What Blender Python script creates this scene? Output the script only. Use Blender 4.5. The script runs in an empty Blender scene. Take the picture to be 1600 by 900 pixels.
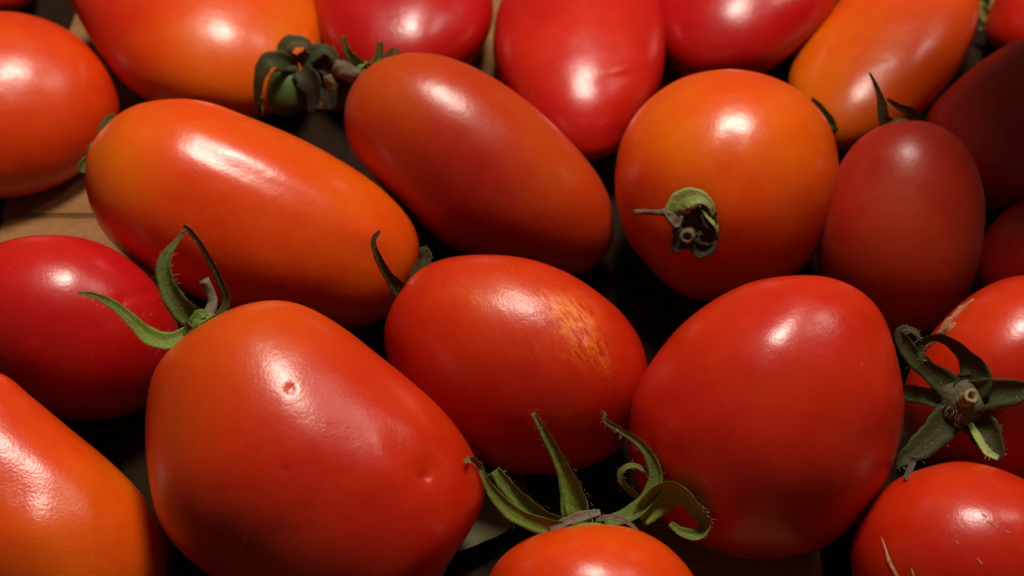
import bpy, bmesh, math, random
import numpy as np
from mathutils import Vector, Matrix, noise
from mathutils.bvhtree import BVHTree

random.seed(7)
RNG = np.random.default_rng(7)
SC = bpy.context.scene
COL = SC.collection

# ------------------------------------------------------------------ camera
FPX = 2050.0                                  # focal length in photograph pixels (1600 x 900)
PITCH = math.radians(48.0)                    # below the horizon
TARGET = np.array([0.0, 0.0, 0.025])
DIST = 0.300
FWD = np.array([0.0, math.cos(PITCH), -math.sin(PITCH)])
RIGHT = np.array([1.0, 0.0, 0.0])
UPV = np.cross(RIGHT, FWD)
CAM = TARGET - FWD * DIST

cd = bpy.data.cameras.new("camera")
cam = bpy.data.objects.new("camera", cd)
COL.objects.link(cam)
cam.location = CAM
cam.rotation_euler = (math.pi / 2 - PITCH, 0, 0)
cd.sensor_width = 36.0
cd.lens = 36.0 * FPX / 1600.0
cd.clip_start = 0.005
cd.clip_end = 20.0
cd.dof.use_dof = True
cd.dof.focus_distance = 0.268
cd.dof.aperture_fstop = 16.0
SC.camera = cam

# ------------------------------------------------------------------ world, lamps, exposure
world = bpy.data.worlds.new("World")
SC.world = world
world.use_nodes = True
bg = world.node_tree.nodes["Background"]
bg.inputs[0].default_value = (1.0, 0.70, 0.48, 1)
bg.inputs[1].default_value = 0.075

def lamp(name, loc, aim, watts, size, colour):
    d = bpy.data.lights.new(name, 'AREA')
    d.shape = 'DISK'
    d.size = size
    d.energy = watts
    d.color = colour
    o = bpy.data.objects.new(name, d)
    COL.objects.link(o)
    o.location = loc
    o.rotation_euler = (Vector(aim) - Vector(loc)).to_track_quat('-Z', 'Y').to_euler()
    return o

lamp("kitchen_lamp", (0.06, 0.17, 0.60), (0, 0.02, 0), 4.25, 0.145, (1.0, 0.90, 0.78))
lamp("side_lamp", (0.42, 0.24, 0.58), (0, 0.02, 0), 0.6, 0.08, (1.0, 0.90, 0.78))

vs = SC.view_settings
vs.view_transform = 'Standard'
vs.look = 'None'
vs.exposure = 0.0
vs.gamma = 1.0
vs.use_curve_mapping = False
SC.cycles.use_denoising = True
SC.cycles.max_bounces = 8

# ------------------------------------------------------------------ pixel <-> place helpers
def ray(x, y):
    d = FWD + RIGHT * ((x - 800.0) / FPX) + UPV * ((450.0 - y) / FPX)
    return d / np.linalg.norm(d)

def project(P):
    v = np.asarray(P) - CAM
    z = v @ FWD
    return np.stack([800 + FPX * (v @ RIGHT) / z, 450 - FPX * (v @ UPV) / z], -1)

def on_plane(x, y, P0, N):
    d = ray(x, y)
    return CAM + d * (((P0 - CAM) @ N) / (d @ N))

def ground(x, y, z=0.0):
    return on_plane(x, y, np.array([0, 0, z]), np.array([0, 0, 1.0]))

def unit(v):
    return v / (np.linalg.norm(v) + 1e-12)

def closed_spline(pts, n=16):
    p = np.array(pts, float)
    out = []
    m = len(p)
    for i in range(m):
        a, b, c, d = p[i - 1], p[i], p[(i + 1) % m], p[(i + 2) % m]
        for k in range(n):
            t = k / n
            out.append(0.5 * (2 * b + (c - a) * t + (2 * a - 5 * b + 4 * c - d) * t * t + (3 * b - a - 3 * c + d) * t ** 3))
    return np.array(out)

def open_spline(pts, n=8):
    p = np.array(pts, float)
    p = np.vstack([2 * p[0] - p[1], p, 2 * p[-1] - p[-2]])
    out = []
    for i in range(1, len(p) - 2):
        a, b, c, d = p[i - 1], p[i], p[i + 1], p[i + 2]
        for k in range(n):
            t = k / n
            out.append(0.5 * (2 * b + (c - a) * t + (2 * a - 5 * b + 4 * c - d) * t * t + (3 * b - a - 3 * c + d) * t ** 3))
    out.append(p[-2])
    return np.array(out)

# ------------------------------------------------------------------ scene-graph helpers
def mesh_obj(name, verts, faces, mat, parent=None, smooth=True, attrs=None):
    me = bpy.data.meshes.new(name)
    me.from_pydata([tuple(v) for v in verts], [], faces)
    me.update()
    if smooth:
        me.shade_smooth()
    if attrs:
        for k, vals in attrs.items():
            a = me.attributes.new(k, 'FLOAT', 'POINT')
            a.data.foreach_set('value', np.asarray(vals, np.float32))
    me.materials.append(mat)
    o = bpy.data.objects.new(name, me)
    COL.objects.link(o)
    if parent is not None:
        o.parent = parent
        if parent.type == 'EMPTY':
            o.matrix_parent_inverse = Matrix.Translation(-parent.location)
    return o

def empty(name, loc):
    o = bpy.data.objects.new(name, None)
    COL.objects.link(o)
    o.location = loc
    o.empty_display_size = 0.01
    return o

# ------------------------------------------------------------------ materials
class NT:
    def __init__(self, name):
        self.m = bpy.data.materials.new(name)
        self.m.use_nodes = True
        self.t = self.m.node_tree
        self.b = self.t.nodes["Principled BSDF"]
    def n(self, kind, **kw):
        x = self.t.nodes.new(kind)
        for k, v in kw.items():
            if k.startswith('i_'):
                key = k[2:]
                x.inputs[int(key) if key.isdigit() else key].default_value = v
            else:
                setattr(x, k, v)
        return x
    def l(self, a, b):
        self.t.links.new(a, b)
    def math(self, op, a, b=None, clamp=False):
        x = self.n('ShaderNodeMath', operation=op, use_clamp=clamp)
        for i, v in enumerate((a, b)):
            if v is None:
                continue
            if isinstance(v, (int, float)):
                x.inputs[i].default_value = v
            else:
                self.l(v, x.inputs[i])
        return x.outputs[0]
    def mix(self, fac, a, b):
        x = self.n('ShaderNodeMix', data_type='RGBA')
        for s, v in ((x.inputs[0], fac), (x.inputs[6], a), (x.inputs[7], b)):
            if isinstance(v, (int, float)):
                s.default_value = v
            elif isinstance(v, tuple):
                s.default_value = v if len(v) == 4 else v + (1,)
            else:
                self.l(v, s)
        return x.outputs[2]
    def noise(self, scale, detail=3, rough=0.5, vec=None, dist=0.0):
        x = self.n('ShaderNodeTexNoise')
        x.inputs['Scale'].default_value = scale
        x.inputs['Detail'].default_value = detail
        x.inputs['Roughness'].default_value = rough
        x.inputs['Distortion'].default_value = dist
        if vec is not None:
            self.l(vec, x.inputs['Vector'])
        return x
    def ramp(self, fac, stops):
        x = self.n('ShaderNodeValToRGB')
        cr = x.color_ramp
        while len(cr.elements) > 1:
            cr.elements.remove(cr.elements[-1])
        cr.elements[0].position = stops[0][0]
        cr.elements[0].color = stops[0][1] + (1,)
        for p, c in stops[1:]:
            e = cr.elements.new(p)
            e.color = c + (1,)
        self.l(fac, x.inputs[0])
        return x.outputs[0]

def skin_material(name, red=(0.50, 0.016, 0.005), seed=0.0, rough=0.36, grain=1.0, bloom=0.0):
    s = NT(name)
    geo = s.n('ShaderNodeTexCoord')
    mp = s.n('ShaderNodeMapping')
    mp.inputs['Location'].default_value = (seed * 3.1, seed * 1.7, seed * 2.3)
    s.l(geo.outputs['Object'], mp.inputs['Vector'])
    v = mp.outputs['Vector']
    rip = s.n('ShaderNodeAttribute', attribute_name='ripeness').outputs['Fac']
    scar = s.n('ShaderNodeAttribute', attribute_name='scar').outputs['Fac']
    n1 = s.noise(45, 4, 0.55, v)
    n2 = s.noise(260, 3, 0.6, v)
    f = s.math('ADD', rip, s.math('MULTIPLY', s.math('SUBTRACT', n1.outputs[0], 0.5), 0.60))
    f = s.math('ADD', f, s.math('MULTIPLY', s.math('SUBTRACT', n2.outputs[0], 0.5), 0.20), clamp=True)
    r, g, b = red
    col = s.ramp(f, [(0.0, (r * 0.80, g * 0.7, b * 0.9)), (0.28, (r, g * 1.35, b)), (0.58, (min(1, r * 1.18), g * 3.6, b * 0.7)),
                     (0.80, (min(1, r * 1.22), g * 6.2, b * 0.6)), (1.0, (min(1, r * 1.25), g * 9.0, b * 0.6))])
    # pale flecks (lenticels)
    vo = s.n('ShaderNodeTexVoronoi', i_Scale=900.0)
    s.l(v, vo.inputs['Vector'])
    sep = s.n('ShaderNodeSeparateColor')
    s.l(vo.outputs['Color'], sep.inputs[0])
    dot = s.math('LESS_THAN', vo.outputs['Distance'], s.math('MULTIPLY', sep.outputs[1], 0.24))
    dot = s.math('MULTIPLY', dot, s.math('MULTIPLY', s.math('GREATER_THAN', sep.outputs[0], 0.90), s.math('MULTIPLY', s.math('SUBTRACT', s.noise(70, 3, 0.6, v).outputs[0], 0.45), 6.0, True)))
    col = s.mix(s.math('MULTIPLY', dot, 0.30), col, (0.75, 0.24, 0.08))
    dk = s.math('LESS_THAN', vo.outputs['Distance'], 0.11)
    dk = s.math('MULTIPLY', dk, s.math('LESS_THAN', sep.outputs[0], 0.012))
    col = s.mix(s.math('MULTIPLY', dk, 0.75), col, (0.02, 0.008, 0.004))
    # corky scar
    m1 = s.n('ShaderNodeMapping'); m1.inputs['Rotation'].default_value = (0, 0, math.radians(45))
    m2 = s.n('ShaderNodeMapping'); m2.inputs['Scale'].default_value = (0.32, 1.0, 0.7)
    s.l(v, m1.inputs['Vector']); s.l(m1.outputs[0], m2.inputs['Vector'])
    nv = s.noise(620, 6, 0.72, m2.outputs[0], 1.2)
    sc = s.math('MULTIPLY', scar, s.math('MULTIPLY', s.math('SUBTRACT', nv.outputs[0], 0.40), 3.2, True), True)
    col = s.mix(s.math('MULTIPLY', sc, 0.95), col, (0.92, 0.27, 0.010))
    s.l(col, s.b.inputs['Base Color'])
    rr = s.noise(90, 3, 0.6, v)
    ro = s.math('ADD', s.math('MULTIPLY', s.math('SUBTRACT', rr.outputs[0], 0.5), 0.16), rough)
    s.l(s.math('ADD', ro, s.math('MULTIPLY', sc, 0.10)), s.b.inputs['Roughness'])
    s.b.inputs['IOR'].default_value = 1.45
    s.b.inputs['Subsurface Weight'].default_value = 0.45
    s.b.inputs['Subsurface Radius'].default_value = (1.0, 0.16, 0.06)
    s.b.inputs['Subsurface Scale'].default_value = 0.009
    s.b.inputs['Specular IOR Level'].default_value = 0.12
    s.b.inputs['Coat Weight'].default_value = 0.75
    s.l(s.math('MULTIPLY', ro, 0.82), s.b.inputs['Coat Roughness'])
    s.b.inputs['Sheen Weight'].default_value = bloom * 0.35
    s.b.inputs['Sheen Roughness'].default_value = 0.4
    # fine skin relief: pores under a glossy cuticle
    g1 = s.noise(1900, 2, 0.6, v)
    g3 = s.noise(120, 3, 0.55, v)
    g4 = s.noise(420, 2, 0.5, v)
    h = s.math('ADD', s.math('MULTIPLY', g1.outputs[0], 0.000030 * grain), s.math('MULTIPLY', g3.outputs[0], 0.00022))
    h = s.math('ADD', h, s.math('MULTIPLY', g4.outputs[0], 0.000030))
    h = s.math('ADD', h, s.math('MULTIPLY', s.math('MULTIPLY', nv.outputs[0], scar), 0.0004))
    bp = s.n('ShaderNodeBump')
    bp.inputs['Strength'].default_value = 0.8
    bp.inputs['Distance'].default_value = 1.0
    s.l(h, bp.inputs['Height'])
    s.l(bp.outputs[0], s.b.inputs['Normal'])
    s.l(bp.outputs[0], s.b.inputs['Coat Normal'])
    return s.m

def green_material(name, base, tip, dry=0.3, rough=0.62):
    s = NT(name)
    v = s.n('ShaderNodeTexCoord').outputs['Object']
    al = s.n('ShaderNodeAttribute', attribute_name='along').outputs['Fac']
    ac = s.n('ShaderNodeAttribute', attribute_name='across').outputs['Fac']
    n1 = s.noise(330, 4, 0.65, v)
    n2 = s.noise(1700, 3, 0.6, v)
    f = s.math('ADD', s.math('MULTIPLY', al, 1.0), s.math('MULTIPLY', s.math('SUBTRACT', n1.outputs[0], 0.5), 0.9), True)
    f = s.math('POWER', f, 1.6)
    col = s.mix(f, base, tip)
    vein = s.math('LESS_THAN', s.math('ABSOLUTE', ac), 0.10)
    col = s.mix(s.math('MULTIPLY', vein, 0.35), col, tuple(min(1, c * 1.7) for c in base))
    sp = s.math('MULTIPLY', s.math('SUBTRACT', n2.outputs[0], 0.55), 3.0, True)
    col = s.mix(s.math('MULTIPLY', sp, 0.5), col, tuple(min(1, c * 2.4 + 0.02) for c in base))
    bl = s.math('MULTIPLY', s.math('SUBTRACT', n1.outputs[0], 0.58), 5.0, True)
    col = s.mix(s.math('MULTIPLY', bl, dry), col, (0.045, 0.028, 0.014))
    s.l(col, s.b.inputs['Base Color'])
    s.b.inputs['Roughness'].default_value = rough
    s.b.inputs['Subsurface Weight'].default_value = 0.05
    s.b.inputs['Subsurface Scale'].default_value = 0.001
    s.b.inputs['Sheen Weight'].default_value = 0.02
    s.b.inputs['Specular IOR Level'].default_value = 0.18
    s.b.inputs['Sheen Roughness'].default_value = 0.5
    h = s.math('ADD', s.math('MULTIPLY', n2.outputs[0], 0.00012), s.math('MULTIPLY', n1.outputs[0], 0.0004))
    bp = s.n('ShaderNodeBump')
    bp.inputs['Strength'].default_value = 0.9
    bp.inputs['Distance'].default_value = 1.0
    s.l(h, bp.inputs['Height'])
    s.l(bp.outputs[0], s.b.inputs['Normal'])
    return s.m

def plain_material(name, c1, c2, scale=500, rough=0.7, bump=0.0002):
    s = NT(name)
    v = s.n('ShaderNodeTexCoord').outputs['Object']
    n1 = s.noise(scale, 5, 0.65, v)
    s.l(s.mix(s.math('MULTIPLY', s.math('SUBTRACT', n1.outputs[0], 0.3), 2.2, True), c1, c2), s.b.inputs['Base Color'])
    s.b.inputs['Roughness'].default_value = rough
    bp = s.n('ShaderNodeBump')
    bp.inputs['Distance'].default_value = 1.0
    s.l(s.math('MULTIPLY', n1.outputs[0], bump), bp.inputs['Height'])
    s.l(bp.outputs[0], s.b.inputs['Normal'])
    return s.m

def cardboard_material():
    s = NT("cardboard")
    v = s.n('ShaderNodeTexCoord').outputs['Object']
    n1 = s.noise(38, 5, 0.6, v)
    mp = s.n('ShaderNodeMapping')
    mp.inputs['Scale'].default_value = (1.0, 7.0, 1.0)
    s.l(v, mp.inputs['Vector'])
    n2 = s.noise(260, 4, 0.7, mp.outputs[0])
    wv = s.n('ShaderNodeTexWave', wave_type='BANDS', bands_direction='Y', i_Scale=22.0)
    wv.inputs['Distortion'].default_value = 0.6
    s.l(v, wv.inputs['Vector'])
    col = s.mix(n1.outputs[0], (0.27, 0.125, 0.040), (0.36, 0.175, 0.062))
    col = s.mix(s.math('MULTIPLY', s.math('SUBTRACT', n2.outputs[0], 0.42), 3.0, True), col, (0.17, 0.075, 0.026))
    col = s.mix(s.math('MULTIPLY', wv.outputs['Fac'], 0.40), col, (0.15, 0.065, 0.022))
    s.l(col, s.b.inputs['Base Color'])
    s.b.inputs['Roughness'].default_value = 0.85
    s.b.inputs['Specular IOR Level'].default_value = 0.25
    h = s.math('ADD', s.math('MULTIPLY', wv.outputs['Fac'], 0.00022), s.math('MULTIPLY', n2.outputs[0], 0.00012))
    bp = s.n('ShaderNodeBump')
    bp.inputs['Distance'].default_value = 1.0
    s.l(h, bp.inputs['Height'])
    s.l(bp.outputs[0], s.b.inputs['Normal'])
    return s.m

M_CARD = cardboard_material()
M_GREEN = green_material("sepal_green", (0.085, 0.120, 0.020), (0.075, 0.060, 0.018), 0.35)
M_FRESH = green_material("sepal_fresh_green", (0.120, 0.185, 0.022), (0.085, 0.100, 0.020), 0.25)
M_OLIVE = green_material("sepal_olive", (0.050, 0.056, 0.013), (0.040, 0.026, 0.010), 0.45)
M_DARK = green_material("sepal_dark_dry", (0.030, 0.026, 0.012), (0.022, 0.015, 0.009), 0.5)
M_DEEP_GREEN = green_material("sepal_deep_green", (0.034, 0.041, 0.010), (0.034, 0.030, 0.011), 0.4)  # deep green, darker than sepal_olive
M_PALE = green_material("sepal_pale", (0.21, 0.27, 0.06), (0.24, 0.27, 0.09), 0.15)
M_YELLOW = green_material("sepal_yellow", (0.24, 0.22, 0.04), (0.26, 0.20, 0.05), 0.15)
M_HUB = plain_material("calyx_hub", (0.050, 0.052, 0.018), (0.095, 0.085, 0.032), 900, 0.7, 0.0004)
M_STUB = plain_material("stem_cut", (0.16, 0.10, 0.045), (0.30, 0.21, 0.09), 900, 0.75)
M_BROWN = plain_material("dry_stem", (0.060, 0.036, 0.018), (0.16, 0.11, 0.055), 800, 0.8, 0.0003)
M_GREYDRY = plain_material("dry_grey", (0.10, 0.080, 0.050), (0.19, 0.155, 0.10), 900, 0.8, 0.0003)
M_DRYDARK = plain_material("dry_dark", (0.035, 0.026, 0.016), (0.07, 0.055, 0.035), 900, 0.8, 0.0003)
M_SCAR = plain_material("corky_scar", (0.28, 0.09, 0.03), (0.45, 0.19, 0.08), 900, 0.6, 0.0003)
M_SLIT = plain_material("dry_slit", (0.30, 0.07, 0.02), (0.52, 0.22, 0.09), 1200, 0.55, 0.0003)
M_HAIR = plain_material("plant_hair", (0.35, 0.34, 0.20), (0.5, 0.48, 0.32), 900, 0.5, 0.0)

# ------------------------------------------------------------------ cardboard under the tomatoes
def slab(name, x0, x1, y0, y1, z0, z1, parent=None):
    bm = bmesh.new()
    bmesh.ops.create_cube(bm, size=1.0)
    for v in bm.verts:
        v.co = Vector((x0 if v.co.x < 0 else x1, y0 if v.co.y < 0 else y1, z0 if v.co.z < 0 else z1))
    bmesh.ops.bevel(bm, geom=bm.edges[:], offset=0.0006, segments=2, affect='EDGES')
    me = bpy.data.meshes.new(name)
    bm.to_mesh(me)
    bm.free()
    me.materials.append(M_CARD)
    o = bpy.data.objects.new(name, me)
    COL.objects.link(o)
    if parent:
        o.parent = parent
    return o

M_GAP_SHADE = plain_material("gap_shade", (0.012, 0.006, 0.003), (0.024, 0.012, 0.006), 300, 0.95, 0.0003)  # shade of the gaps put into the colour of a near-black sheet
M_GAP_SHADE.node_tree.nodes["Principled BSDF"].inputs["Specular IOR Level"].default_value = 0.1
floor = empty("crate_floor", (0, 0, 0))
floor["kind"] = "structure"
floor["label"] = "crate bottom of brown cardboard flaps over a near-black sheet that stands in for gap shade"
slab("gap_shade_sheet", -0.40, 0.40, -0.32, 0.40, -0.012, -0.0026, floor).data.materials[0] = M_GAP_SHADE
slab("cardboard_panel", -0.137, -0.088, 0.0488, 0.30, -0.0025, 0.0, floor)
slab("cardboard_panel", -0.1365, -0.088, -0.005, 0.0487, -0.0025, -0.0004, floor)
slab("cardboard_panel", -0.085, 0.079, 0.094, 0.30, -0.0025, -0.0003, floor)
slab("cardboard_panel", 0.026, 0.0665, -0.25, -0.046, -0.0025, -0.0001, floor)

# ------------------------------------------------------------------ tomato bodies
class Tomato:
    pass

TOMS = {}

def tomato(key, name, label, outline, axis, lean=0.0, kz=1.0, lift=0.0, lobes=(0, 0.0, 0.0), bumps=(), ripe=(0.3, 0.3),
           spots=(), red=(0.50, 0.016, 0.005), rough=0.36, grain=1.0, scar=(), bloom=0.0, mat=None, group="plum tomatoes in the pile", res=(88, 112), wob=1.0):
    """outline: the tomato's outline as seen along the line of sight; axis: stem-to-tip direction (degrees, image plane, y down);
    lean: how far the body lies down towards the viewer (degrees); bumps: (x, y, rx, ry, angle, height_px); spots: (x, y, r, ripeness change)"""
    T = Tomato()
    T.key = key
    poly = closed_spline(outline)
    cx, cy = 0.5 * (poly.min(0) + poly.max(0))
    d = ray(cx, cy)
    W = -d
    V0 = unit(np.cross(W, RIGHT)); U0 = np.cross(V0, W)             # U0 ~ right, V0 ~ up
    a = math.radians(axis)
    U = math.cos(a) * U0 - math.sin(a) * V0
    V = np.cross(W, U)
    # thickness of the body decides how high its centre lies above the cardboard
    def extents(L):
        C = CAM + d * L
        q = np.array([on_plane(x, y, C, W) for x, y in poly]) - C
        return C, np.stack([q @ U, q @ V], -1)
    C, q = extents(1.0)
    thick = (q[:, 1].max() - q[:, 1].min()) * 0.5                     # half thickness at L = 1
    L = (CAM[2] - lift) / (thick * kz * 0.97 - d[2])
    C, q = extents(L)
    NS, NA = res
    tmin, tmax = q[:, 0].min(), q[:, 0].max()
    ts = 0.5 * (tmin + tmax) - 0.5 * (tmax - tmin) * np.cos(np.linspace(0, math.pi, NS + 1))
    q2 = np.roll(q, -1, 0)
    ctr, half = [], []
    for t in ts[1:-1]:
        m = ((q[:, 0] - t) * (q2[:, 0] - t)) <= 0
        dx = q2[m, 0] - q[m, 0]
        dx = np.where(np.abs(dx) < 1e-12, 1e-12, dx)
        s = q[m, 1] + (q2[m, 1] - q[m, 1]) * (t - q[m, 0]) / dx
        ctr.append(0.5 * (s.min() + s.max()))
        half.append(0.5 * (s.max() - s.min()))
    ctr, half = np.array(ctr), np.array(half)
    for arr in (ctr, half):                                           # light smoothing along the axis
        k = np.array([1, 4, 6, 4, 1]) / 16.0
        arr[2:-2] = np.convolve(arr, k, 'valid')
    i0 = q[:, 0].argmin(); i1 = q[:, 0].argmax()
    ph = np.linspace(0, 2 * math.pi, NA, endpoint=False)
    tl = math.tan(math.radians(lean))
    tu, tv = tl * (U @ -V0), tl * (V @ -V0)
    nl, amp, off = lobes
    P = [C + U * ts[0] + V * q[i0, 1] + W * (tu * ts[0] + tv * q[i0, 1])]
    along = [0.0]
    for j, t in enumerate(ts[1:-1]):
        u = (t - tmin) / (tmax - tmin)
        rr = half[j]
        lob = 1 + (amp * np.cos(nl * (ph - math.radians(off))) * np.abs(np.sin(ph)) if nl else 0)
        s = ctr[j] + rr * np.cos(ph) * lob
        w = kz * rr * np.sin(ph) * lob + tu * t + tv * s
        for x, z in zip(s, w):
            P.append(C + U * t + V * x + W * z)
            along.append(u)
    P.append(C + U * ts[-1] + V * q[i1, 1] + W * (tu * ts[-1] + tv * q[i1, 1]))
    along.append(1.0)
    P = np.array(P); along = np.array(along)
    faces = []
    for k in range(NA):
        faces.append((0, 1 + (k + 1) % NA, 1 + k))
    for j in range(NS - 2):
        b0, b1 = 1 + j * NA, 1 + (j + 1) * NA
        for k in range(NA):
            faces.append((b0 + k, b0 + (k + 1) % NA, b1 + (k + 1) % NA, b1 + k))
    last = len(P) - 1
    b0 = 1 + (NS - 2) * NA
    for k in range(NA):
        faces.append((last, b0 + k, b0 + (k + 1) % NA))
    # bumps, ridges and dents of the skin
    me = bpy.data.meshes.new("tmp")
    me.from_pydata([tuple(v) for v in P], [], faces)
    me.update()
    N = np.zeros(len(P) * 3, np.float32)
    me.vertex_normals.foreach_get('vector', N)
    N = N.reshape(-1, 3).astype(float)
    bpy.data.meshes.remove(me)
    if np.mean(np.sum(N * (P - C), 1)) < 0:
        N = -N
        faces = [f[::-1] for f in faces]
    px = project(P)
    s0 = L / FPX
    disp = np.zeros(len(P))
    front = np.clip(N @ W * 3.0 + 0.2, 0, 1)
    for (bx, by, rx, ry, ang, h) in bumps:
        ca, sa = math.cos(math.radians(ang)), math.sin(math.radians(ang))
        ex = (px[:, 0] - bx) * ca + (px[:, 1] - by) * sa
        ey = -(px[:, 0] - bx) * sa + (px[:, 1] - by) * ca
        disp += h * s0 * np.exp(-(ex / rx) ** 2 - (ey / ry) ** 2) * front
    seed = 7.3 * (len(TOMS) + 1)
    for i in range(len(P)):                                            # gentle unevenness of a grown fruit
        v = Vector(P[i]) * 48.0 + Vector((seed, -seed, seed * 0.5))
        disp[i] += wob * (0.00036 * noise.noise(v) + 0.00010 * noise.noise(v * 2.7)) * min(1.0, 0.25 + abs(float(N[i] @ W)) * 1.2)
    P = P + N * disp[:, None]
    kk = (CAM[2] - lift) / (CAM[2] - P[:, 2].min())                     # slide along the line of sight until it rests on the cardboard
    P = CAM + (P - CAM) * kk
    C = CAM + (C - CAM) * kk
    L *= kk; s0 *= kk
    rv = ripe[0] + (ripe[1] - ripe[0]) * along
    for (bx, by, r, dv) in spots:
        rv = rv + dv * np.exp(-((px - np.array([bx, by])) ** 2).sum(1) / (r * r)) * np.clip(N @ W * 2 + 0.5, 0, 1)
    sv = np.zeros(len(P))
    for (bx, by, rx, ry, ang, h) in scar:
        ca, sa = math.cos(math.radians(ang)), math.sin(math.radians(ang))
        ex = (px[:, 0] - bx) * ca + (px[:, 1] - by) * sa
        ey = -(px[:, 0] - bx) * sa + (px[:, 1] - by) * ca
        sv += h * np.exp(-(ex / rx) ** 2 - (ey / ry) ** 2) * (N @ W > 0)
    T.C, T.W, T.L, T.s0 = C, W, L, s0
    T.bvh = BVHTree.FromPolygons([Vector(p) for p in P], faces)
    T.root = empty(name, (C[0], C[1], P[:, 2].min()))
    T.root["label"] = label
    T.root["category"] = "tomato"
    T.root["group"] = group
    T.zmin = P[:, 2].min()
    m = mat or skin_material("tomato_skin", red, len(TOMS) * 0.37 + 0.11, rough, grain, bloom)
    T.body = mesh_obj("skin", P, faces, m, T.root, True, {'ripeness': rv, 'scar': sv})
    TOMS[key] = T
    return T

def hit(T, x, y):
    r = T.bvh.ray_cast(Vector(CAM), Vector(ray(x, y)))
    if r[0] is None:
        return None, None
    return np.array(r[0]), np.array(r[1])

ORANGE = (0.55, 0.0150, 0.002)
RED = (0.45, 0.0078, 0.0018)
CRIMSON = (0.46, 0.004, 0.004)
G_BACK = "tomatoes in the back of the pile"
G_FRONT = "tomatoes in the front of the pile"

tomato('far_left', "plum_tomato", "glossy red orange tomato cut by the left edge, above the bare cardboard",
       [(0, 15), (55, 23), (110, 48), (155, 90), (180, 130), (187, 165), (178, 205), (140, 255), (95, 285), (50, 300), (0, 307),
        (-60, 300), (-120, 262), (-150, 165), (-120, 65), (-60, 20)], 0, lean=14, kz=0.78, ripe=(0.5, 0.3), spots=[(40, 120, 110, 0.2)], group=G_BACK, red=ORANGE)
tomato('top_left', "plum_tomato", "large orange tomato with two highlights, at the top left behind the long orange one",
       [(100, -20), (112, 8), (150, 70), (190, 120), (235, 152), (300, 175), (370, 181), (430, 165), (475, 130), (500, 75), (503, 30),
        (490, -10), (450, -70), (380, -110), (280, -120), (180, -100), (120, -60)], 40, lean=36, ripe=(0.3, 0.72),
       spots=[(330, 110, 90, 0.30), (150, 20, 80, -0.25), (470, 30, 70, 0.2)], group=G_BACK, red=ORANGE)
tomato('corner_left', "plum_tomato", "sliver of a red tomato in the top left corner",
       [(62, -40), (52, -5), (10, 20), (-60, 15), (-120, -50), (-60, -120), (30, -110)], 0, lean=35, ripe=(0.2, 0.2), group=G_BACK, red=RED, res=(48, 64))
tomato('top_pink', "plum_tomato", "crimson tomato cut by the top edge, left of the upright red one",
       [(488, -20), (496, 40), (520, 95), (575, 140), (650, 145), (712, 112), (750, 75), (770, 25), (765, -30), (730, -80), (650, -105),
        (560, -95), (510, -65)], 0, lean=36, ripe=(0.14, 0.2), group=G_BACK, red=CRIMSON)
tomato('top_mid', "plum_tomato", "upright red tomato at the top centre with a crease beside its highlight",
       [(800, -50), (778, 0), (770, 50), (774, 95), (795, 145), (830, 195), (875, 229), (920, 238), (947, 231), (968, 217), (988, 193), (1008, 167), (1030, 127),
        (1040, 70), (1036, 0), (1010, -50), (960, -85), (900, -95), (840, -85)], 80, lean=45, ripe=(0.30, 0.22),
       spots=[(950, 60, 90, 0.15)], group=G_BACK, red=(0.48, 0.006, 0.004), bumps=[(968, 119, 36, 6, -14, -1.6), (968, 110, 28, 8, -14, 1.6)])
tomato('top_crimson', "plum_tomato", "crimson tomato cut by the top edge, behind the round orange one",
       [(1025, -20), (1032, 40), (1045, 90), (1080, 120), (1130, 125), (1190, 110), (1245, 75), (1290, 30), (1312, -20), (1300, -80),
        (1240, -120), (1150, -130), (1070, -90)], -15, lean=35, ripe=(0.2, 0.18), group=G_BACK, red=CRIMSON)
tomato('top_orange', "plum_tomato", "bright orange tomato leaning diagonally at the top right",
       [(1300, 10), (1260, 60), (1237, 110), (1240, 150), (1265, 190), (1305, 222), (1350, 220), (1410, 195), (1455, 155), (1500, 100),
        (1525, 50), (1535, 0), (1525, -50), (1480, -80), (1410, -75), (1350, -40)], -48, lean=42, ripe=(0.85, 0.5),
       spots=[(1290, 110, 80, 0.15)], group=G_BACK, red=ORANGE)
tomato('corner_right', "plum_tomato", "red tomato in the top right corner with a yellowed calyx",
       [(1562, -25), (1548, 10), (1540, 50), (1575, 85), (1640, 92), (1720, 40), (1730, -40), (1660, -90), (1600, -75)], 0, lean=35, ripe=(0.2, 0.2),
       group=G_BACK, red=RED, res=(56, 72))
tomato('dark_upper', "plum_tomato", "dark maroon tomato in shade at the right edge, the upper one",
       [(1600, 57), (1545, 85), (1490, 130), (1450, 180), (1455, 240), (1500, 300), (1560, 330), (1640, 325), (1720, 270), (1740, 180),
        (1710, 100), (1660, 62)], -40, lean=20, ripe=(0.12, 0.12), group=G_BACK, red=RED, rough=0.5)
tomato('dark_lower', "plum_tomato", "dark maroon tomato in shade at the right edge, the lower smaller one",
       [(1600, 312), (1560, 338), (1532, 380), (1525, 425), (1550, 470), (1620, 500), (1700, 475), (1740, 400), (1730, 330), (1660, 300)],
       0, lean=15, ripe=(0.1, 0.1), group=G_BACK, red=RED, rough=0.5)
tomato('middle_right', "plum_tomato", "dull dark red tomato wedged right of the round orange one",
       [(1420, 190), (1462, 196), (1500, 220), (1525, 260), (1538, 310), (1537, 370), (1525, 430), (1505, 470), (1470, 505), (1430, 528),
        (1370, 530), (1310, 490), (1280, 425), (1275, 350), (1297, 290), (1330, 232), (1372, 200)], 100, lean=-5, ripe=(0.16, 0.42),
       spots=[(1450, 330, 70, 0.2)], group=G_BACK, red=(0.38, 0.012, 0.003), rough=0.46, bloom=0.08)
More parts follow.
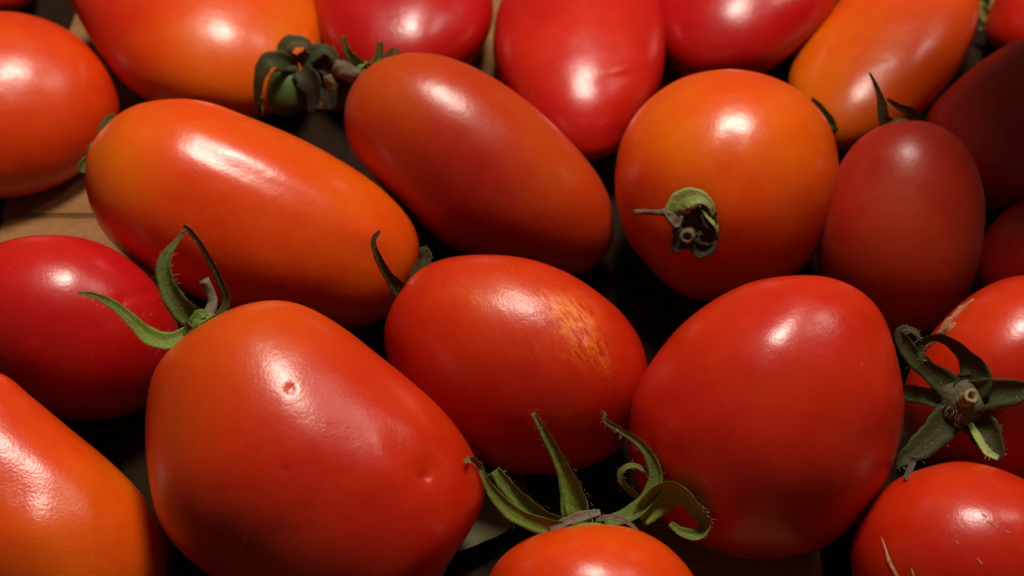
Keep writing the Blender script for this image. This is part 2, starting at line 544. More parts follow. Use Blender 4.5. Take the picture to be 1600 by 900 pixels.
tomato('long_orange', "plum_tomato", "long orange plum tomato with ridged back, lying left of the centre",
       [(133, 265), (140, 230), (165, 195), (200, 168), (240, 157), (290, 154), (330, 160), (370, 175), (420, 195), (480, 222), (540, 255),
        (590, 290), (630, 330), (650, 365), (653, 400), (645, 440), (620, 475), (590, 500), (550, 510), (500, 507), (430, 500), (350, 480),
        (270, 445), (205, 405), (160, 360), (138, 310)], 25, lean=5, ripe=(0.70, 0.58), spots=[(180, 250, 90, 0.15), (560, 330, 120, 0.12), (320, 400, 120, -0.2)],
       group=G_BACK, red=ORANGE, bumps=[(420, 252, 150, 22, 27, 3.5), (400, 278, 140, 14, 27, -3.5), (455, 305, 150, 20, 27, 4.5), (585, 365, 34, 24, 30, 4.0), (330, 330, 140, 40, 24, -3.0)])
tomato('left_red', "plum_tomato", "red tomato at the left edge below the bare cardboard, with bruised skin",
       [(0, 380), (40, 370), (90, 368), (140, 375), (185, 395), (225, 425), (255, 460), (275, 500), (280, 545), (265, 590), (240, 625),
        (200, 648), (150, 657), (90, 655), (20, 635), (-50, 585), (-90, 510), (-80, 440), (-45, 400)], 15, lean=-4, ripe=(0.25, 0.16), group=G_FRONT,
       red=CRIMSON, bloom=0.06, bumps=[(215, 460, 45, 5, -18, -2), (190, 475, 5, 22, 25, -1.6), (255, 500, 6, 30, -10, -1.5)], spots=[(60, 400, 80, 0.12)])
tomato('middle_long', "plum_tomato", "long dull red plum tomato lying diagonally at the centre, behind the scarred one",
       [(538, 180), (545, 145), (565, 115), (600, 92), (650, 83), (700, 90), (750, 110), (800, 140), (850, 180), (900, 230), (935, 275),
        (955, 320), (958, 365), (945, 400), (915, 425), (870, 430), (810, 422), (740, 402), (680, 370), (635, 330), (590, 285), (555, 240),
        (541, 210)], 42, lean=0, ripe=(0.60, 0.40), spots=[(620, 130, 70, 0.25), (870, 260, 90, 0.25), (720, 300, 130, -0.25)], group=G_BACK, red=(0.38, 0.010, 0.003), rough=0.38, bloom=0.05)
tomato('round_orange', "round_tomato", "round orange tomato with a dark dried calyx facing the viewer",
       [(962, 300), (965, 240), (985, 190), (1020, 150), (1070, 120), (1130, 108), (1180, 112), (1230, 130), (1270, 160), (1298, 200),
        (1310, 250), (1308, 300), (1290, 360), (1260, 410), (1210, 445), (1150, 463), (1090, 467), (1050, 450), (1010, 410), (980, 370)],
       75, lean=4, ripe=(0.66, 0.58), spots=[(1060, 210, 70, 0.30), (1230, 240, 80, 0.22), (1090, 330, 60, 0.22), (1000, 300, 60, -0.2), (1120, 420, 90, -0.15)],
       group=G_BACK, red=ORANGE, bumps=[(1080, 352, 45, 42, 0, -9), (1130, 270, 16, 70, 12, -3)])
tomato('front_right', "plum_tomato", "big smooth deep red tomato in front right of the centre",
       [(985, 650), (995, 610), (1020, 565), (1060, 515), (1110, 475), (1170, 445), (1230, 434), (1290, 436), (1340, 455), (1375, 490),
        (1395, 540), (1408, 600), (1412, 650), (1400, 710), (1375, 770), (1330, 825), (1280, 860), (1210, 875), (1140, 870), (1070, 842),
        (1010, 785), (985, 715)], 115, lean=-6, ripe=(0.34, 0.24), spots=[(1090, 520, 70, 0.12)], group=G_FRONT, red=RED, grain=1.3,
       bumps=[(1215, 530, 100, 36, -52, 3.5)])
tomato('star', "plum_tomato", "red tomato at the right edge under a star of dark green sepals",
       [(1600, 432), (1545, 447), (1495, 480), (1450, 530), (1418, 590), (1410, 650), (1435, 715), (1520, 760), (1620, 755), (1700, 690),
        (1740, 600), (1720, 500), (1660, 445)], 60, lean=-6, ripe=(0.32, 0.34), spots=[(1560, 500, 70, 0.25)], group=G_FRONT, red=RED)
tomato('scarred', "plum_tomato", "oval red tomato at the centre with a yellow corky scar",
       [(602, 540), (605, 500), (625, 460), (655, 425), (700, 405), (760, 400), (820, 405), (880, 425), (930, 455), (975, 495), (1003, 540),
        (1013, 590), (1005, 640), (985, 680), (950, 715), (900, 735), (840, 743), (780, 735), (725, 705), (665, 655), (622, 595)], 30,
       lean=-5, ripe=(0.36, 0.26), spots=[(770, 460, 80, 0.32), (690, 470, 60, 0.15), (880, 480, 100, 0.12)], group=G_FRONT, red=RED, grain=1.7, bumps=[(935, 515, 30, 34, 0, 4.0), (885, 520, 20, 40, 20, -2.0)],
       scar=[(900, 510, 50, 26, 55, 1.25), (880, 480, 30, 14, 20, 0.7), (925, 548, 40, 10, 50, 0.6), (780, 465, 70, 18, 8, 0.35), (840, 540, 90, 45, 25, 0.10)])
tomato('big_front', "plum_tomato", "biggest tomato, orange red with small pits, in front",
       [(330, 502), (370, 482), (410, 472), (450, 472), (490, 485), (540, 515), (590, 555), (640, 595), (690, 640), (725, 685), (747, 730),
        (755, 768), (744, 806), (722, 845), (702, 875), (688, 905), (660, 950), (600, 985), (510, 990), (420, 960), (340, 905), (308, 883), (272, 848),
        (245, 800), (232, 730), (228, 660), (235, 600), (255, 560), (290, 525)], 52, ripe=(0.80, 0.22),
       spots=[(380, 530, 100, 0.2), (480, 700, 150, -0.12), (250, 700, 80, 0.1), (650, 620, 60, 0.12)], group=G_FRONT, red=RED, grain=1.7,
       bumps=[(454, 607, 5.5, 5, 0, -5.5), (445, 735, 5, 5, 0, -3.5), (665, 745, 7, 7, 0, -6), (668, 735, 24, 20, 0, -3), (540, 655, 40, 90, -35, -3), (632, 705, 24, 70, -38, -2.5),
              (655, 668, 26, 55, -38, 4), (595, 735, 34, 55, -30, 5)], res=(150, 190))
tomato('bottom_right', "plum_tomato", "red tomato in the bottom right corner with dry slits in its skin",
       [(1330, 875), (1340, 822), (1365, 780), (1400, 750), (1450, 730), (1500, 722), (1550, 730), (1600, 750), (1645, 778), (1690, 840),
        (1690, 920), (1640, 1000), (1540, 1030), (1430, 1010), (1350, 950)], 100, ripe=(0.4, 0.26), spots=[(1480, 750, 70, 0.12)], group=G_FRONT, red=RED, grain=1.6)
tomato('bottom_mid', "plum_tomato", "orange red tomato at the bottom edge with tall green curling sepals",
       [(765, 900), (790, 865), (830, 840), (880, 825), (930, 820), (985, 825), (1030, 845), (1065, 875), (1088, 910), (1100, 960), (1080, 1040),
        (1010, 1100), (920, 1115), (830, 1100), (770, 1040), (750, 960)], 90, lean=0, ripe=(0.55, 0.25), group=G_FRONT, red=ORANGE, grain=1.6)
tomato('bottom_left', "plum_tomato", "dented orange tomato in the bottom left corner",
       [(0, 583), (50, 620), (110, 670), (170, 720), (220, 770), (250, 815), (262, 855), (258, 900), (240, 960), (180, 1010), (90, 1020),
        (0, 990), (-80, 930), (-130, 840), (-140, 740), (-110, 650), (-60, 590)], 50, lean=2, ripe=(0.52, 0.78), spots=[(60, 870, 90, 0.15), (10, 650, 90, -0.15)],
       group=G_FRONT, red=ORANGE, grain=2.4, bumps=[(20, 765, 50, 40, 30, -4), (100, 735, 60, 26, 40, 3), (60, 835, 55, 45, 0, 5), (150, 860, 30, 60, 20, -2), (185, 820, 22, 40, 30, 1.5)])
M_LIME = plain_material("small_green_skin", (0.022, 0.050, 0.003), (0.048, 0.095, 0.004), 150, 0.6, 0.0001)
tomato('little_green', "unripe_tomato", "tiny green unripe tomato with dark curled sepals below the top left orange tomato",
       [(416, 140), (424, 112), (446, 102), (470, 110), (482, 134), (477, 164), (456, 182), (432, 178), (420, 162)], 90, lift=0.022, group=G_BACK,
       mat=M_LIME, res=(40, 48))

# added cardboard panel, out of view, put there to shade the pile's right-hand side
def panel(name, pts, thick, mat):
    p = np.array(pts, float)
    n = unit(np.cross(p[1] - p[0], p[3] - p[0])) * thick
    v = np.vstack([p, p + n])
    f = [(3, 2, 1, 0), (4, 5, 6, 7), (0, 1, 5, 4), (1, 2, 6, 5), (2, 3, 7, 6), (3, 0, 4, 7)]
    return mesh_obj(name, v, f, mat, None, False)

shade_panel = panel("cardboard_panel", [(0.26, 0.0, 0.0), (0.26, 0.10, 0.0), (0.084, 0.114, 0.20), (0.084, 0.050, 0.20)], 0.004, M_CARD)
shade_panel["label"] = "added cardboard panel leaning in to shade the tomatoes at the right"
shade_panel["category"] = "flap"

# a pale scrap of paper on the crate bottom, between the biggest tomato and the tall sepals
M_PAPER = plain_material("pale_paper", (0.12, 0.11, 0.055), (0.18, 0.165, 0.085), 160, 0.8, 0.0001)
pp = closed_spline([(640, 800), (690, 720), (760, 700), (815, 735), (822, 788), (795, 826), (755, 846), (712, 862), (665, 862)], 6)
top = np.array([ground(x, y, 0.0022 + 0.0022 * math.sin((x - 640) / 60.0)) for x, y in pp])
cen = top.mean(0) + np.array([0, 0, 0.0008])
nn = len(pp)
V = [cen] + list(top) + [cen - np.array([0, 0, 0.0005])] + list(top - np.array([0, 0, 0.0005]))
F = []
for k in range(nn):
    k2 = (k + 1) % nn
    F += [(0, 1 + k, 1 + k2), (nn + 1, nn + 2 + k2, nn + 2 + k), (1 + k, nn + 2 + k, nn + 2 + k2, 1 + k2)]
ps = mesh_obj("paper_scrap", V, F, M_PAPER)
ps["label"] = "pale olive scrap of paper low between the biggest tomato and the tall green sepals"
ps["category"] = "paper"

# ------------------------------------------------------------------ calyxes: sepals, hubs, stubs, hairs
class Calyx:
    """Sepal paths are given as (x, y, height) seen along the line of sight; height in pixels towards the viewer from the base point."""
    def __init__(self, key, base, w=None, hub=14, hub_mat=None, squash=0.6, clear=(), margin=4.0):
        T = TOMS[key]
        self.clear, self.margin = clear, margin
        self.T = T
        p, n = hit(T, *base)
        if p is None or w is not None:
            p = on_plane(base[0], base[1], T.C + T.W * ((w or 0) * T.s0), T.W)
            n = unit(p - T.C)
        self.P, self.N = p, n
        self.W = unit(CAM - p)
        self.s = np.linalg.norm(p - CAM) / FPX
        self.tips = []
        # hub: a small lumpy dome over the stem scar
        r = hub * self.s
        a = unit(np.cross(n, np.array([0.3, 0.9, 0.1]))); b = np.cross(n, a)
        V, F = [], []
        nr, na = 6, 18
        for i in range(nr + 1):
            th = math.pi * 0.5 * i / nr
            for k in range(na):
                fi = 2 * math.pi * k / na
                rr = r * math.sin(th) * (1 + 0.10 * math.sin(5 * fi) + random.uniform(-.05, .05) * (i > 0))
                V.append(p + a * rr * math.cos(fi) + b * rr * math.sin(fi) + n * (r * squash * math.cos(th) - 0.0002))
        for i in range(nr):
            for k in range(na):
                F.append((i * na + k, (i + 1) * na + k, (i + 1) * na + (k + 1) % na, i * na + (k + 1) % na))
        self.o = mesh_obj("calyx", V, F, hub_mat or M_HUB, T.root)
        self.hubtop = p + n * r * squash
        self.hair_v, self.hair_f = [], []
        self.nor = n
    def pt(self, x, y, h):
        p = on_plane(x, y, self.P + self.W * (h * self.s), self.W)
        for k in self.clear:                                          # sepals lie on top of the neighbours they touch
            q, n = hit(TOMS[k], x, y)
            if q is not None:
                lq = np.linalg.norm(q - CAM) - (self.margin + max(0.0, h) * 0.3) * self.s
                if lq < np.linalg.norm(p - CAM):
                    p = CAM + ray(x, y) * lq
        return p
    def surf(self, x, y, h):
        q, n = hit(self.T, x, y)
        return self.pt(x, y, h) if q is None else q + n * (h * self.s)
    def sepal(self, pts, widths, rolls=0.0, cup=0.25, thick=1.2, mat=None, name="sepal", surf=False, wave=0.06, hairs=0, n=7, parent=None):
        f = self.surf if surf else self.pt
        ctrl = np.array([f(*p) for p in pts])
        path = open_spline(ctrl, n)
        m = len(path)
        u = np.linspace(0, 1, m)
        uc = np.linspace(0, 1, len(pts))
        wid = np.interp(u, np.linspace(0, 1, len(widths)), widths) * self.s * 0.5
        rl = np.radians(np.interp(u, np.linspace(0, 1, len(rolls)), rolls)) if hasattr(rolls, '__len__') else np.full(m, math.radians(rolls))
        K = 7
        V, al, ac = [], [], []
        tan = np.gradient(path, axis=0)
        prev = None
        sides = []
        wph = random.uniform(0, 6.28)
        for i in range(m):
            t = unit(tan[i])
            sd = np.cross(t, self.W)
            if np.linalg.norm(sd) < 0.25 and prev is not None:
                sd = prev - t * (prev @ t)
            sd = unit(sd)
            if prev is not None and sd @ prev < 0:
                sd = -sd
            prev = sd
            nr_ = np.cross(sd, t)
            c, s_ = math.cos(rl[i]), math.sin(rl[i])
            b = sd * c + nr_ * s_
            nn = np.cross(b, t)
            if nn @ self.W < 0 and rl[i] < 1.5:
                nn = -nn
            th = thick * self.s * 0.5 * (0.55 + 0.45 * (1 - u[i]))
            row = []
            wv = 1 + wave * math.sin(u[i] * 17 + wph) + wave * 0.7 * math.sin(u[i] * 41 + 2 * wph)
            for k in range(K):
                a = -1 + 2 * k / (K - 1)
                off = b * a * wid[i] * wv + nn * (cup * wid[i] * (a * a - 0.35))
                row.append((path[i] + off, a, nn * th * math.sqrt(max(0.08, 1 - a * a * 0.92))))
            for p0, a, hh in row:
                V.append(p0 + hh); al.append(u[i]); ac.append(a)
            for p0, a, hh in reversed(row):
                V.append(p0 - hh); al.append(u[i]); ac.append(a)
            sides.append((path[i], b * wid[i], nn, t))
        F = []
        R = 2 * K
        for i in range(m - 1):
            for k in range(R):
                F.append((i * R + k, i * R + (k + 1) % R, (i + 1) * R + (k + 1) % R, (i + 1) * R + k))
        F.append(tuple(range(R))[::-1])
        F.append(tuple((m - 1) * R + k for k in range(R)))
        o = mesh_obj(name, V, F, mat or M_GREEN, parent or self.o, True, {'along': al, 'across': ac})
        for _ in range(int(hairs * 1.5)):
            p0, b, nn, t = sides[random.randrange(0, m)]
            a = random.choice((-1, 1)) if random.random() < 0.65 else random.uniform(-1, 1)
            d = unit(unit(b) * a * 0.9 + nn * random.uniform(0.1, 0.8) + t * random.uniform(-0.3, 0.5))
            self.hair(p0 + b * a * 0.97 + t * random.uniform(-3, 3) * self.s, d, random.choice((2, 3, 4, 5, 7, 10)) * random.uniform(0.7, 1.2))
        return o
    def hair(self, p, d, length):
        r = 0.17 * self.s
        a = unit(np.cross(d, np.array([0.31, 0.2, 0.93]))); b = np.cross(d, a)
        i = len(self.hair_v)
        bend = (a * random.uniform(-.25, .25) + b * random.uniform(-.25, .25)) * length * self.s
        mid = p + d * length * 0.5 * self.s
        for k in range(3):
            self.hair_v.append(p + (a * math.cos(k * 2.094) + b * math.sin(k * 2.094)) * r)
        for k in range(3):
            self.hair_v.append(mid + (a * math.cos(k * 2.094) + b * math.sin(k * 2.094)) * r * 0.7)
        self.hair_v.append(p + d * length * self.s + bend)
        for k in range(3):
            k2 = (k + 1) % 3
            self.hair_f += [(i + k, i + k2, i + 3 + k2, i + 3 + k), (i + 3 + k, i + 3 + k2, i + 6)]
    def hub_hairs(self, count, r):
        for _ in range(count):
            v = RNG.normal(size=3); v = unit(v)
            if v @ self.nor < 0.1:
                v = v - 2 * (v @ self.nor) * self.nor
            self.hair(self.P + v * r * self.s * 0.75, unit(v + 0.3 * RNG.normal(size=3)), random.uniform(6, 14))
    def done(self):
        if self.hair_v:
            o = mesh_obj("hair", self.hair_v, self.hair_f, M_HAIR, self.o, False)
            o["kind"] = "stuff"
    def tube(self, pts, radii, mat, name="stem_stub", hollow=0.0, surf=False, nA=14, parent=None):
        f = self.surf if surf else self.pt
        path = open_spline(np.array([f(*p) for p in pts]), 6)
        m = len(path)
        rad = np.interp(np.linspace(0, 1, m), np.linspace(0, 1, len(radii)), radii) * self.s
        tan = np.gradient(path, axis=0)
        V, F = [], []
        ref = np.array([0.2, 0.5, 0.84])
        for i in range(m):
            t = unit(tan[i])
            a = unit(np.cross(t, ref)); b = np.cross(t, a)
            for k in range(nA):
                fi = 2 * math.pi * k / nA
                rr = rad[i] * (1 + 0.08 * math.sin(3 * fi + i * 0.6) + random.uniform(-.06, .06))
                V.append(path[i] + (a * math.cos(fi) + b * math.sin(fi)) * rr)
        for i in range(m - 1):
            for k in range(nA):
                F.append((i * nA + k, i * nA + (k + 1) % nA, (i + 1) * nA + (k + 1) % nA, (i + 1) * nA + k))
        t = unit(tan[-1])
        if hollow:
            ring0 = (m - 1) * nA
            base = len(V)
            c = path[-1]
            for k in range(nA):
                V.append(c + (V[ring0 + k] - c) * hollow)
            for k in range(nA):
                V.append(c + (V[ring0 + k] - c) * hollow * 0.8 - t * rad[-1] * 0.7)
            for k in range(nA):
                k2 = (k + 1) % nA
                F.append((ring0 + k, ring0 + k2, base + k2, base + k))
                F.append((base + k, base + k2, base + nA + k2, base + nA + k))
            F.append(tuple(base + nA + k for k in range(nA)))
        else:
            F.append(tuple((m - 1) * nA + k for k in range(nA)))
        F.append(tuple(range(nA))[::-1])
        return mesh_obj(name, V, F, mat, parent or self.o)

# big front tomato: three long curled sepals and a broken stem
c = Calyx('big_front', (313, 508), w=18, hub=26, hub_mat=M_GREEN, clear=('left_red', 'long_orange'), margin=8.0)
c.sepal([(318, 512, 0), (290, 522, 10), (262, 533, 18), (232, 525, 22), (205, 500, 26), (178, 477, 30), (148, 462, 34), (122, 458, 38)],
        [20, 22, 26, 26, 19, 13, 9, 5], [10, 0, -15, -20, -15, -5, 0, 0], 0.35, mat=M_FRESH, hairs=60)
c.sepal([(318, 508, 0), (292, 490, 8), (268, 460, 14), (257, 425, 16), (262, 398, 16), (278, 376, 14), (291, 357, 10)],
        [40, 36, 30, 25, 18, 10, 5], [20, 15, 10, 20, 30, 40, 40], 0.5, hairs=70)
c.sepal([(325, 508, 0), (347, 490, 6), (355, 468, 8), (346, 442, 8), (332, 414, 8), (316, 386, 10), (298, 362, 14), (286, 352, 18)],
        [26, 20, 17, 13, 11, 9, 8, 5], [50, 55, 50, 40, 35, 30, 20, 10], 0.4, mat=M_OLIVE, hairs=60)
c.sepal([(300, 505, 16), (312, 492, 22), (322, 490, 22)], [14, 18, 10], 20, 0.3, mat=M_FRESH)
c.sepal([(304, 518, 14), (294, 512, 18), (289, 503, 20)], [12, 12, 6], 30, 0.3, mat=M_BROWN, name="sepal")
c.tube([(322, 500, 2), (332, 475, -4), (328, 455, -2), (319, 438, 4)], [9, 8, 7, 8], M_GREYDRY)
c.hub_hairs(40, 24)
c.done()

# scarred tomato
c = Calyx('scarred', (642, 462), w=-18, hub=16, hub_mat=M_OLIVE)
c.sepal([(640, 468, 0), (622, 448, 8), (604, 424, 14), (590, 398, 18), (584, 376, 20), (594, 360, 22)], [28, 24, 17, 12, 9, 5],
        [10, 20, 30, 30, 20, 10], 0.5, mat=M_OLIVE, hairs=30)
c.sepal([(640, 455, -6), (654, 428, -2), (664, 402, 0), (660, 386, 4)], [18, 24, 22, 13], [20, 10, 0, -20], 0.4, mat=M_OLIVE, hairs=20)
c.done()

# tomato at the bottom edge: tall fresh sepals
c = Calyx('bottom_mid', (925, 828), w=-10, hub=34, hub_mat=M_FRESH, squash=0.35, clear=('front_right', 'big_front', 'scarred'), margin=14.0)
c.sepal([(906, 826, -6), (903, 795, -4), (892, 755, 0), (872, 712, 4), (850, 674, 8), (833, 645, 10)], [66, 52, 36, 23, 13, 6],
        [30, 30, 35, 35, 30, 20], 0.55, mat=M_FRESH, hairs=110, thick=1.4)
c.sepal([(885, 826, 4), (845, 820, 10), (805, 803, 16), (775, 775, 20), (758, 748, 22), (748, 726, 22), (735, 716, 24), (726, 723, 26)],
        [24, 28, 27, 20, 12, 8, 7, 5], [30, 20, 10, 20, 30, 30, 20, 20], 0.4, mat=M_FRESH, hairs=60, thick=1.4)
c.sepal([(890, 822, -6), (850, 805, 0), (815, 782, 2), (790, 756, 2), (774, 734, 2)], [32, 30, 28, 24, 18],
        [50, 40, 25, 20, 15], 0.5, mat=M_FRESH, hairs=90, thick=1.4)
c.sepal([(890, 822, -2), (881, 796, 0), (882, 768, 0)], [18, 14, 5], 50, 0.3, mat=M_FRESH, hairs=20)
c.sepal([(945, 822, -4), (985, 806, -2), (1014, 780, 0), (1026, 748, 2), (1017, 716, 4), (996, 690, 6), (968, 672, 8), (946, 658, 10), (945, 644, 12)],
        [30, 32, 30, 24, 17, 12, 9, 7, 4], [55, 45, 35, 30, 25, 20, 20, 20, 20], 0.5, mat=M_GREEN, hairs=110, thick=1.4)
c.sepal([(1012, 788, -10), (992, 772, -12), (972, 752, -10), (972, 736, -6), (988, 728, -2), (1008, 736, -6), (1020, 752, -12)],
        [16, 15, 13, 12, 11, 10, 8], [50, 50, 45, 40, 40, 50, 55], 0.4, mat=M_GREEN, hairs=30)
c.sepal([(1000, 812, -4), (1022, 786, 4), (1045, 767, 14), (1068, 772, 16), (1088, 795, 12), (1102, 818, 8), (1092, 836, 14), (1066, 832, 20), (1047, 818, 22)],
        [26, 44, 52, 46, 34, 24, 18, 15, 8], [10, -20, -35, -55, -60, -40, -30, -20, -10], 0.5, mat=M_FRESH, hairs=70, thick=1.4)
c.sepal([(858, 830, 8), (885, 815, 14), (912, 806, 16), (938, 800, 14)], [10, 14, 16, 8], 10, 0.3, mat=M_GREYDRY)
c.sepal([(930, 812, 14), (955, 808, 16), (978, 815, 15), (997, 829, 12)], [8, 9, 8, 4], 20, 0.3, mat=M_BROWN)
c.hub_hairs(60, 30)
c.done()

# right-hand tomato: star of sepals seen from above, pale cut stem
c = Calyx('star', (1503, 628), hub=36, squash=0.75, clear=('star', 'bottom_right'), margin=6.0)
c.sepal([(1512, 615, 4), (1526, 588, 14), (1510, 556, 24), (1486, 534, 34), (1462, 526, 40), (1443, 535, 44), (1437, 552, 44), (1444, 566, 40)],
        [50, 48, 30, 20, 15, 12, 10, 7], [0, 20, 35, 45, 50, 50, 45, 40], 0.35, mat=M_DEEP_GREEN, hairs=40)
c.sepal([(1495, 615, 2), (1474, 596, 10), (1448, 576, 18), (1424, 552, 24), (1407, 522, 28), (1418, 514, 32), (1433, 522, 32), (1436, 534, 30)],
        [38, 36, 30, 26, 18, 10, 8, 6], [0, 0, 5, 10, 20, 30, 35, 35], 0.4, mat=M_DEEP_GREEN, hairs=40)
c.sepal([(1490, 628, 0), (1460, 622, 4), (1430, 616, 2), (1398, 610, -8)], [32, 28, 26, 22], 5, 0.3, mat=M_DEEP_GREEN, hairs=20)
c.sepal([(1492, 642, 0), (1466, 672, 6), (1438, 698, 14), (1410, 718, 22), (1398, 722, 28)], [44, 46, 36, 22, 10], 5, 0.3, mat=M_DEEP_GREEN, hairs=30)
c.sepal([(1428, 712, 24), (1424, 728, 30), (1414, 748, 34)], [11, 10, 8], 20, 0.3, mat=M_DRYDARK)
c.sepal([(1512, 645, 2), (1538, 672, 12), (1554, 700, 20), (1560, 720, 26)], [48, 48, 34, 12], [0, -10, -15, -20], 0.55, mat=M_DEEP_GREEN, hairs=40)
c.sepal([(1514, 660, 14), (1528, 684, 24), (1542, 706, 30), (1560, 716, 30)], [9, 12, 12, 8], 30, 0.3, mat=M_PALE, hairs=15)  # pale strip put in as the lit rim of the sepal above
c.sepal([(1520, 620, 2), (1550, 614, 10), (1585, 612, 18), (1615, 606, 22), (1650, 590, 20)], [46, 48, 36, 26, 10], [0, -5, -10, -10, -10], 0.4, mat=M_DEEP_GREEN, hairs=30)
c.tube([(1506, 626, 20), (1512, 622, 34), (1519, 619, 48)], [12, 10, 11], M_STUB, hollow=0.55)
c.hub_hairs(140, 36)
c.sepal([(1467, 524, 1), (1485, 503, 1), (1504, 483, 1), (1522, 468, 1)], [9, 12, 9, 3], 0, 0.1, 3, M_SCAR, "crack", True, 0.2, parent=c.T.body)
c.sepal([(1440, 556, 1), (1458, 538, 1), (1482, 518, 1), (1494, 505, 1)], [4, 12, 16, 4], 0, 0.1, 3, M_SCAR, "crack", True, 0.2, parent=c.T.body)
c.done()

# round tomato: dried dark calyx turned to the viewer
c = Calyx('round_orange', (1080, 356), clear=('round_orange',), hub=30, hub_mat=M_DARK, squash=0.3)
c.sepal([(1066, 350, 4), (1056, 332, 14), (1066, 314, 22), (1090, 308, 24), (1108, 318, 20), (1116, 338, 14)], [26, 36, 34, 26, 12, 6],
        [0, 5, 10, 10, 0, -20], 0.25, mat=M_PALE, hairs=30)
c.sepal([(1084, 360, 4), (1098, 342, 8), (1108, 324, 14)], [46, 46, 30], 0, 0.5, mat=M_DARK)
c.sepal([(1086, 340, 14), (1098, 332, 22), (1108, 346, 20), (1121, 362, 14)], [6, 16, 22, 12], [30, 20, 0, -10], 0.4, mat=M_DARK)
c.sepal([(1098, 328, 26), (1106, 340, 26), (1118, 352, 22), (1122, 364, 16)], [4, 5, 7, 5], 20, 0.2, mat=M_PALE)
c.sepal([(1076, 362, 6), (1062, 378, 10), (1052, 394, 10)], [30, 26, 12], 0, 0.4, mat=M_DARK)
c.sepal([(1084, 366, 6), (1096, 384, 10), (1084, 398, 10)], [50, 46, 16], 0, 0.4, mat=M_DARK)
c.sepal([(1094, 362, 6), (1110, 372, 10), (1118, 378, 8)], [36, 30, 12], 0, 0.4, mat=M_DARK)
c.tube([(1076, 366, 8), (1074, 369, 16), (1073, 371, 22)], [13, 11, 11], M_BROWN, hollow=0.5)
c.tube([(1058, 346, 16), (1044, 334, 20), (1024, 332, 20), (1008, 331, 16), (991, 332, 12)], [5, 6, 4, 4, 4.5], M_BROWN, name="dry_twig")
c.sepal([(1036, 326, 22), (1046, 338, 26), (1058, 352, 24), (1066, 338, 24)], [8, 12, 9, 6], 30, 0.4, mat=M_BROWN)
c.hub_hairs(40, 30)
c.done()

# long tomato in the middle: sepals against the crimson one, dried brown stem
c = Calyx('middle_long', (563, 112), w=-10, hub=18, hub_mat=M_GREEN)
c.sepal([(572, 112, 0), (556, 96, 8), (543, 80, 12), (536, 56, 14)], [20, 18, 12, 6], 20, 0.4, mat=M_GREEN, hairs=20)
c.sepal([(580, 106, -4), (593, 88, 2), (594, 64, 4)], [14, 15, 9], 20, 0.4, mat=M_GREEN, hairs=15)
c.sepal([(585, 104, -6), (604, 90, -4), (616, 78, 0), (623, 88, 2), (618, 96, 2)], [12, 10, 8, 8, 6], 30, 0.4, mat=M_OLIVE)
c.tube([(566, 118, 4), (550, 116, 12), (533, 108, 16), (522, 102, 18)], [12, 13, 14, 10], M_BROWN)
c.tube([(522, 138, 10), (516, 128, 14), (512, 118, 16)], [8, 9, 8], M_BROWN)
c.done()

# tiny green tomato under a tangle of dark sepals
c = Calyx('little_green', (452, 104), w=16, hub=16, hub_mat=M_DEEP_GREEN)
c.sepal([(462, 104, 6), (440, 96, 24), (420, 96, 34), (408, 118, 34), (404, 150, 26), (407, 178, 16)], [22, 30, 28, 22, 16, 6], [10, -10, -25, -35, -40, -40], 0.4, mat=M_DEEP_GREEN, hairs=70)
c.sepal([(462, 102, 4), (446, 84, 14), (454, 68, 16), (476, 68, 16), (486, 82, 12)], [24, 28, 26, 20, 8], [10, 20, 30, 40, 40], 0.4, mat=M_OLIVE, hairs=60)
c.sepal([(468, 100, 4), (486, 86, 16), (506, 78, 20), (522, 90, 18), (530, 116, 12)], [24, 26, 20, 16, 8], [10, 25, 40, 40, 30], 0.4, mat=M_DEEP_GREEN, hairs=40)
c.sepal([(470, 108, 12), (484, 128, 22), (490, 152, 20), (486, 178, 14)], [30, 40, 34, 12], [0, -20, -40, -50], 0.5, mat=M_DARK)
c.sepal([(474, 108, 2), (496, 124, 6), (512, 148, 4), (518, 172, 0)], [26, 34, 30, 10], 10, 0.5, mat=M_DARK)
c.sepal([(480, 102, 4), (498, 102, 12), (514, 118, 12)], [16, 18, 10], 10, 0.4, mat=M_DRYDARK)
c.done()

# dull red tomato at the right: two thin sepals against the orange one
c = Calyx('middle_right', (1405, 194), w=-20, hub=18, hub_mat=M_OLIVE)
c.sepal([(1392, 198, 0), (1382, 184, 6), (1378, 160, 10), (1370, 136, 14), (1359, 114, 18)], [24, 19, 13, 7, 3], 15, 0.4, mat=M_OLIVE, hairs=15)
c.sepal([(1432, 198, 0), (1436, 182, 6), (1422, 174, 10), (1404, 166, 12), (1386, 154, 12)], [10, 12, 16, 10, 4], [50, 45, 20, 20, 20], 0.4, mat=M_OLIVE, hairs=15)
c.done()

# orange tomato at the top right: dark sepal peeping out behind the round tomato
c = Calyx('top_orange', (1298, 200), hub=10, hub_mat=M_OLIVE)
c.sepal([(1302, 206, 2), (1296, 188, 6), (1282, 168, 6), (1268, 154, 4)], [18, 16, 11, 7], 20, 0.4, mat=M_OLIVE, hairs=10)
c.done()

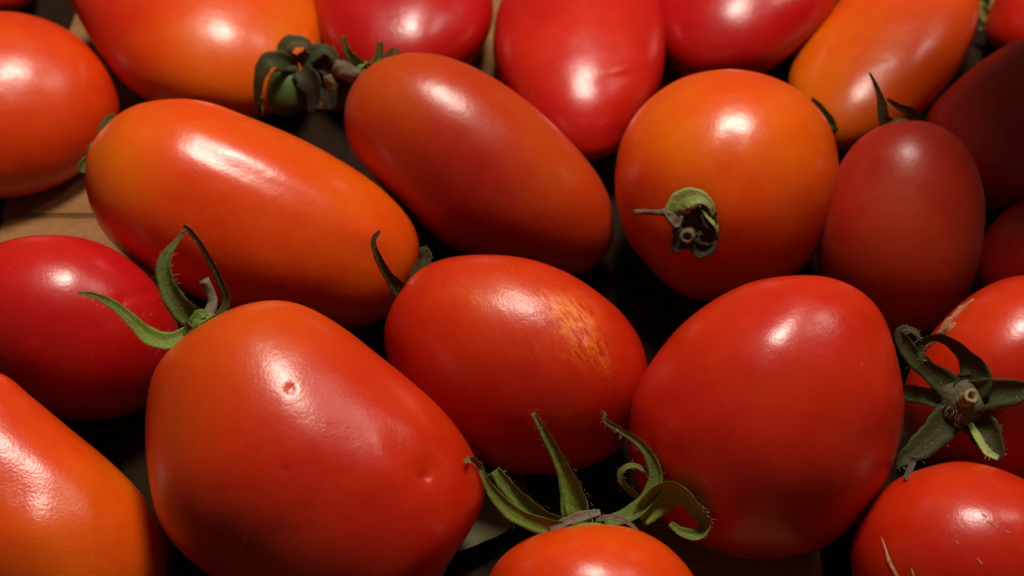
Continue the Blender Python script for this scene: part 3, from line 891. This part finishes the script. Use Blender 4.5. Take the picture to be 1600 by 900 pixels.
# top right corner: yellowed calyx
c = Calyx('corner_right', (1552, 22), w=10, hub=14, hub_mat=M_YELLOW)
c.sepal([(1556, 26, 2), (1544, 26, 10), (1534, 14, 14), (1531, 2, 14)], [22, 22, 16, 8], 10, 0.4, mat=M_YELLOW)
c.sepal([(1552, 28, 2), (1552, 14, 10), (1554, -6, 10)], [12, 12, 8], 10, 0.4, mat=M_YELLOW)
c.sepal([(1548, 30, 2), (1538, 38, 8), (1528, 46, 8)], [14, 12, 6], 10, 0.4, mat=M_GREYDRY)
c.done()

# long orange tomato: calyx mostly hidden behind its left end
c = Calyx('long_orange', (148, 235), w=-40, hub=18, hub_mat=M_GREEN)
c.sepal([(160, 228, 0), (164, 204, 2), (172, 188, 4), (182, 182, 6)], [16, 18, 16, 10], 15, 0.4, mat=M_GREEN)
c.sepal([(146, 246, 0), (132, 258, 6), (126, 270, 8)], [18, 20, 12], 15, 0.4, mat=M_GREEN)
c.done()

# bottom left tomato: sepal in the dark gap
c = Calyx('bottom_left', (256, 880), w=-30, hub=16, hub_mat=M_OLIVE)
c.sepal([(258, 890, 0), (268, 866, 4), (268, 838, 4)], [14, 15, 8], 15, 0.4, mat=M_GREEN)
c.done()

# bottom right tomato: dry slits in the skin
T = TOMS['bottom_right']
c = Calyx('bottom_right', (1420, 745), w=-30, hub=10, hub_mat=M_OLIVE)
for pts, wd in (([(1377, 838), (1384, 858), (1392, 880), (1404, 902)], [1, 4, 8, 6]), ([(1424, 888), (1428, 900), (1434, 914)], [2, 4, 3]),
                ([(1534, 803), (1542, 808)], [1, 3, 1]), ([(1541, 814), (1551, 819), (1559, 827)], [1, 4, 2, 1]), ([(1566, 829), (1580, 834)], [1, 3, 1]),
                ([(1526, 872), (1536, 884)], [2, 3, 1]), ([(1494, 846), (1498, 851)], [2, 3, 1])):
    c.sepal([(x, y, 0.4) for x, y in pts], wd, 0, -0.25, 1.6, M_SLIT, "slit", True, 0.12, parent=T.body)

# stray fibres stuck to the skins
def fibre(key, pts):
    c = Calyx.__new__(Calyx)
    c.T = TOMS[key]; c.clear = (); c.margin = 0
    p, n = hit(c.T, *pts[1])
    c.P, c.W, c.s = p, unit(CAM - p), np.linalg.norm(p - CAM) / FPX
    c.tube([(x, y, 1.2) for x, y in pts], [0.16, 0.22, 0.14], M_HAIR, "lint_fibre", 0.0, True, 5, c.T.body)

fibre('big_front', [(362, 894), (372, 868), (384, 840)])
